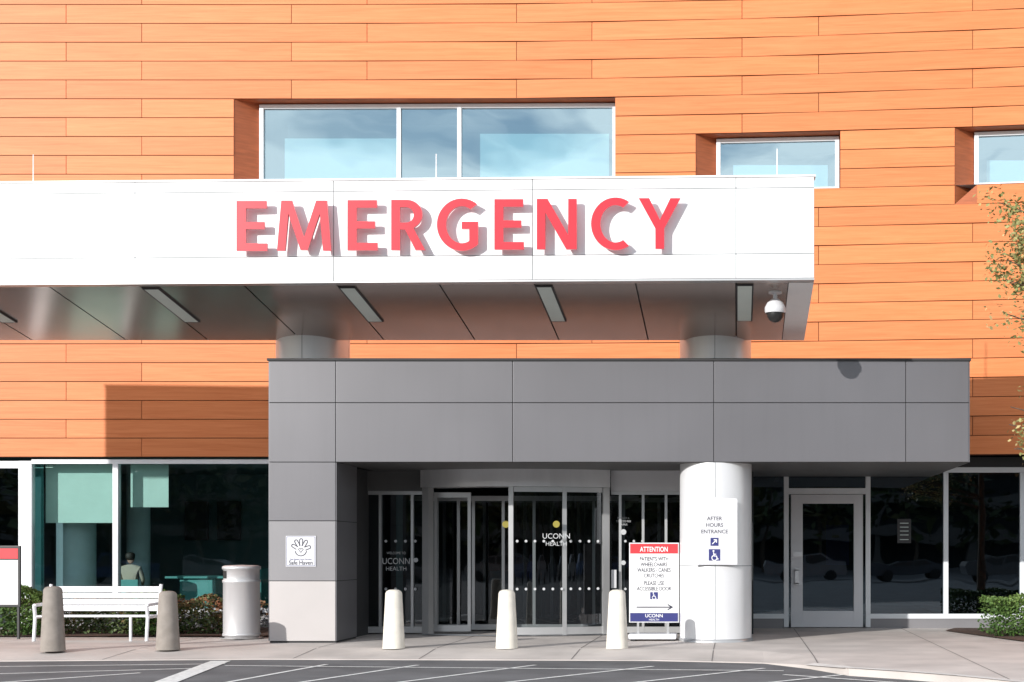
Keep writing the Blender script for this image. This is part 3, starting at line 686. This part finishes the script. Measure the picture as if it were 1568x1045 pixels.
# tree at right
tree=empty('tree')
base=Vector((6.4,21.5,0))
cyl_between('trunk',base,base+Vector((.05,0,2.4)),.13,.10,M['bark'],tree)
tip=base+Vector((.05,0,2.4)); cyl_between('trunk_upper',tip,base+Vector((.1,0,8.0)),.10,.03,M['bark'],tree)
P=[];T=[]
def limb(i,s,e,ncl,sp_,nl=34,r0=.028):
    cyl_between('limb_%d'%i,s,e,r0,.007,M['bark'],tree,6)
    for c in range(ncl):
        t=random.uniform(.4,1.03); cc=s.lerp(e,t)+Vector([random.gauss(0,sp_) for _ in range(3)])
        tn=random.uniform(.1,.95); k=random.uniform(.07,.15)
        for _ in range(nl):
            P.append((cc.x+random.gauss(0,k),cc.y+random.gauss(0,k),cc.z+random.gauss(0,k))); T.append(tn)
for i in range(40):
    a=random.uniform(0,6.28); z=random.uniform(3.5,7.8); L_=random.uniform(1.2,2.1)*(1 if z<6.5 else .7)
    s=base+Vector((.06,0,z)); limb(i,s,s+Vector((math.cos(a)*L_,math.sin(a)*L_,random.uniform(-.1,.7))),7,.15)
# limbs that reach over towards the canopy
for i in range(22):
    z=random.uniform(4.9,6.8); tx_=random.uniform(4.05,4.65); s=base+Vector((.06,0,z-.5))
    limb(100+i,s,Vector((tx_,21.5+random.uniform(-.5,.5),z+random.uniform(0,.5))),9,.12,38)
for i in range(6):
    z=random.uniform(2.6,3.5); s=base+Vector((.06,0,z-.2))
    limb(200+i,s,Vector((random.uniform(4.1,4.5),21.5+random.uniform(-.4,.4),z+random.uniform(0,.5))),5,.10,26)
leaves('foliage',P,.08,M['leaf_tree'],tree,T)
# small notice sign at left edge
ss=empty('notice_sign'); D=25.4
sx0_,sx1_=X(-14,D),X(31,D)
boxes('frame',[(sx0_,sx1_,D,D+.04,Z(930,D),Z(836,D))],M['black'],ss,.01)
boxes('legs',[(sx0_+.02,sx0_+.06,D,D+.04,0,Z(930,D)),(sx1_-.06,sx1_-.02,D,D+.04,0,Z(930,D))],M['black'],ss)
box('face',sx0_+.04,sx1_-.04,D-.006,D-.001,Z(926,D),Z(858,D),M['paper'],ss)
box('face_red',sx0_+.04,sx1_-.04,D-.006,D-.001,Z(856,D),Z(840,D),M['redp'],ss)
# ------------------------------------------------------------------ seated person inside
pe=empty('seated_person'); base=Vector((X(201,30.0),30.0,.16))
def skin_chain(nm,vs,es,rs,m,parent):
    me=bpy.data.meshes.new(nm); me.from_pydata([tuple(base+Vector(p)) for p in vs],es,[]); o=link(nm,me,m,parent)
    md=o.modifiers.new('s','SKIN'); sd=o.modifiers.new('ss','SUBSURF'); sd.levels=2; sd.render_levels=2
    for i,r in enumerate(rs): me.skin_vertices[0].data[i].radius=(r,r*.8)
    me.skin_vertices[0].data[0].use_root=True
    return o
vs=[(0,0,.62),(0,.02,.85),(0,.03,1.06),(0,.03,1.17),(-.19,.03,1.08),(-.25,-.02,.83),(-.16,-.2,.72),(.19,.03,1.08),(.25,-.02,.83),(.16,-.2,.72),(-.1,0,.58),(-.13,-.44,.58),(-.13,-.42,-.06),(.1,0,.58),(.13,-.44,.58),(.13,-.42,-.06)]
vs=[(a,-b,c) for a,b,c in vs]
es=[(0,1),(1,2),(2,3),(2,4),(4,5),(5,6),(2,7),(7,8),(8,9),(0,10),(10,11),(11,12),(0,13),(13,14),(14,15)]
skin_chain('body',vs,es,[.16,.15,.16,.06,.075,.055,.04,.075,.055,.04,.11,.075,.05,.11,.075,.05],M['jacket'],pe)
skin_chain('head',[(0,-.03,1.17),(0,-.02,1.27),(0,-.01,1.38)],[(0,1),(1,2)],[.055,.085,.09],M['skin'],pe)
skin_chain('hair',[(0,-.06,1.24),(0,-.05,1.36),(0,-.035,1.43)],[(0,1),(1,2)],[.10,.115,.09],M['hair'],pe)
ch=empty('interior_chair'); cyb=base.y-.2
boxes('chair_parts',[(base.x-.25,base.x+.25,cyb,cyb+.5,.54,.6),(base.x-.25,base.x+.25,cyb-.05,cyb,.54,1.0)]+[(base.x+a,base.x+a+.04,cyb+b_,cyb+.04+b_,.06,.54) for a in (-.25,.21) for b_ in (0,.46)],M['tealf'],ch,.01)
# ------------------------------------------------------------------ parked cars, garage & trees behind viewpoint (seen in reflections; the building is added)
def car(cx,cy_,c):
    e=empty('parked_car'); pm=mat('car_paint',c,.3,metal=.3,coat=.6)
    prof=[(-2.2,.35),(-2.25,.7),(-2.1,.95),(-1.3,1.02),(-.6,1.45),(.7,1.48),(1.5,1.08),(2.15,.98),(2.25,.6),(2.2,.35)]
    prism('body',[(cx+a,GZ+b) for a,b in prof],cy_-.88,cy_+.88,pm,e)
    for sgn in (-1,1):
        y=cy_+sgn*.885
        for k,w in enumerate(([(-1.15,1.04),(-.55,1.38),(-.05,1.4),(-.05,1.04)],[(.05,1.04),(.05,1.4),(.65,1.4),(1.25,1.08)])):
            prism('window_%d_%d'%(sgn,k),[(cx+a,GZ+b) for a,b in w],y-.004,y+.004,M['dkframe'],e)
        for k,wx in enumerate((-1.4,1.4)): cyl_between('wheel_%d_%d'%(sgn,k),(cx+wx,y-.1,GZ+.33),(cx+wx,y+.1,GZ+.33),.33,.33,M['tyre'],e,20)
cs=[(.22,.23,.24),(.05,.09,.2),(.03,.06,.2),(.25,.26,.28),(.06,.07,.09),(.1,.1,.11)]
for i in range(14):
    car(-48+i*5.8+random.uniform(-.4,.4),-22-(i%3)*.3,cs[i%6])
hblk=empty('horizon_blocker')  # unseen building added to block the bright horizon in the glass reflections
boxes('decks',[(-150,90,-75,-62,z,z+1.1) for z in (2.6,5.6,8.6,11.6)],M['horizon_block'],hblk)
boxes('columns',[(x,x+.6,-62.8,-62.2,GZ,11.6) for x in range(-148,90,8)],M['horizon_block'],hblk)
box('core_shade',-149,89,-74,-64,GZ,11.6,M['intd'],hblk)
P=[];T=[]
ft=empty('distant_tree_line')
for i in range(60):
    x=-110+i*3.4+random.uniform(-1,1); y=-48+random.uniform(-4,4); h=random.uniform(7,12)
    cyl_between('trunk_%d'%i,(x,y,GZ),(x,y,h*.6),.2,.1,M['bark'],ft,6)
    tn=random.uniform(.1,.8)
    for k in range(180):
        u=Vector([random.gauss(0,1) for _ in range(3)]); u.normalize(); u*=random.uniform(.4,1)
        P.append((x+u.x*2.8,y+u.y*2.4,h*.6+u.z*h*.42)); T.append(tn)
leaves('foliage',P,1.0,M['leaf_far'],ft,T)
# ------------------------------------------------------------------ light
sd=Vector((.75,1,-.38))
su=bpy.data.lights.new('sun','SUN'); su.energy=4.6; su.angle=math.radians(.5); su.color=(1,.975,.94)
so=bpy.data.objects.new('sun',su); col.objects.link(so); so.rotation_euler=sd.to_track_quat('-Z','Y').to_euler(); so.location=(-30,-40,20)
w=bpy.data.worlds.new('World'); scene.world=w; w.use_nodes=True; nt=w.node_tree
bg=nt.nodes['Background']; bg.inputs[1].default_value=.15
sk=nt.nodes.new('ShaderNodeTexSky'); sk.sky_type='NISHITA'; sk.sun_disc=False; sk.dust_density=.3
sk.sun_elevation=math.atan2(.38,1.25); sk.sun_rotation=math.radians(217)
tc=nt.nodes.new('ShaderNodeTexCoord'); mp=nt.nodes.new('ShaderNodeMapping'); mp.inputs['Scale'].default_value=(1,1,2.2)
no=nt.nodes.new('ShaderNodeTexNoise'); no.inputs['Scale'].default_value=6.5; no.inputs['Detail'].default_value=5; no.inputs['Distortion'].default_value=.5
cr=nt.nodes.new('ShaderNodeValToRGB'); cr.color_ramp.elements[0].position=.42; cr.color_ramp.elements[1].position=.60
mx=nt.nodes.new('ShaderNodeMix'); mx.data_type='RGBA'; mx.inputs['B'].default_value=(10.5,10.9,11.4,1)
nt.links.new(tc.outputs['Generated'],mp.inputs[0]); nt.links.new(mp.outputs[0],no.inputs[0]); nt.links.new(no.outputs[0],cr.inputs[0])
nt.links.new(cr.outputs[0],mx.inputs['Factor']); nt.links.new(sk.outputs[0],mx.inputs['A']); nt.links.new(mx.outputs['Result'],bg.inputs[0])
# ------------------------------------------------------------------ camera
cd=bpy.data.cameras.new('camera'); co=bpy.data.objects.new('camera',cd); col.objects.link(co); scene.camera=co
co.location=(0,0,EYE); co.rotation_euler=(math.radians(90),0,0)
cd.sensor_width=36; cd.lens=F/1568*36; cd.shift_x=-(VX-784)/1568; cd.shift_y=(VY-522.5)/1568; cd.clip_end=2000
scene.view_settings.view_transform='Standard'; scene.view_settings.look='None'; scene.view_settings.exposure=0
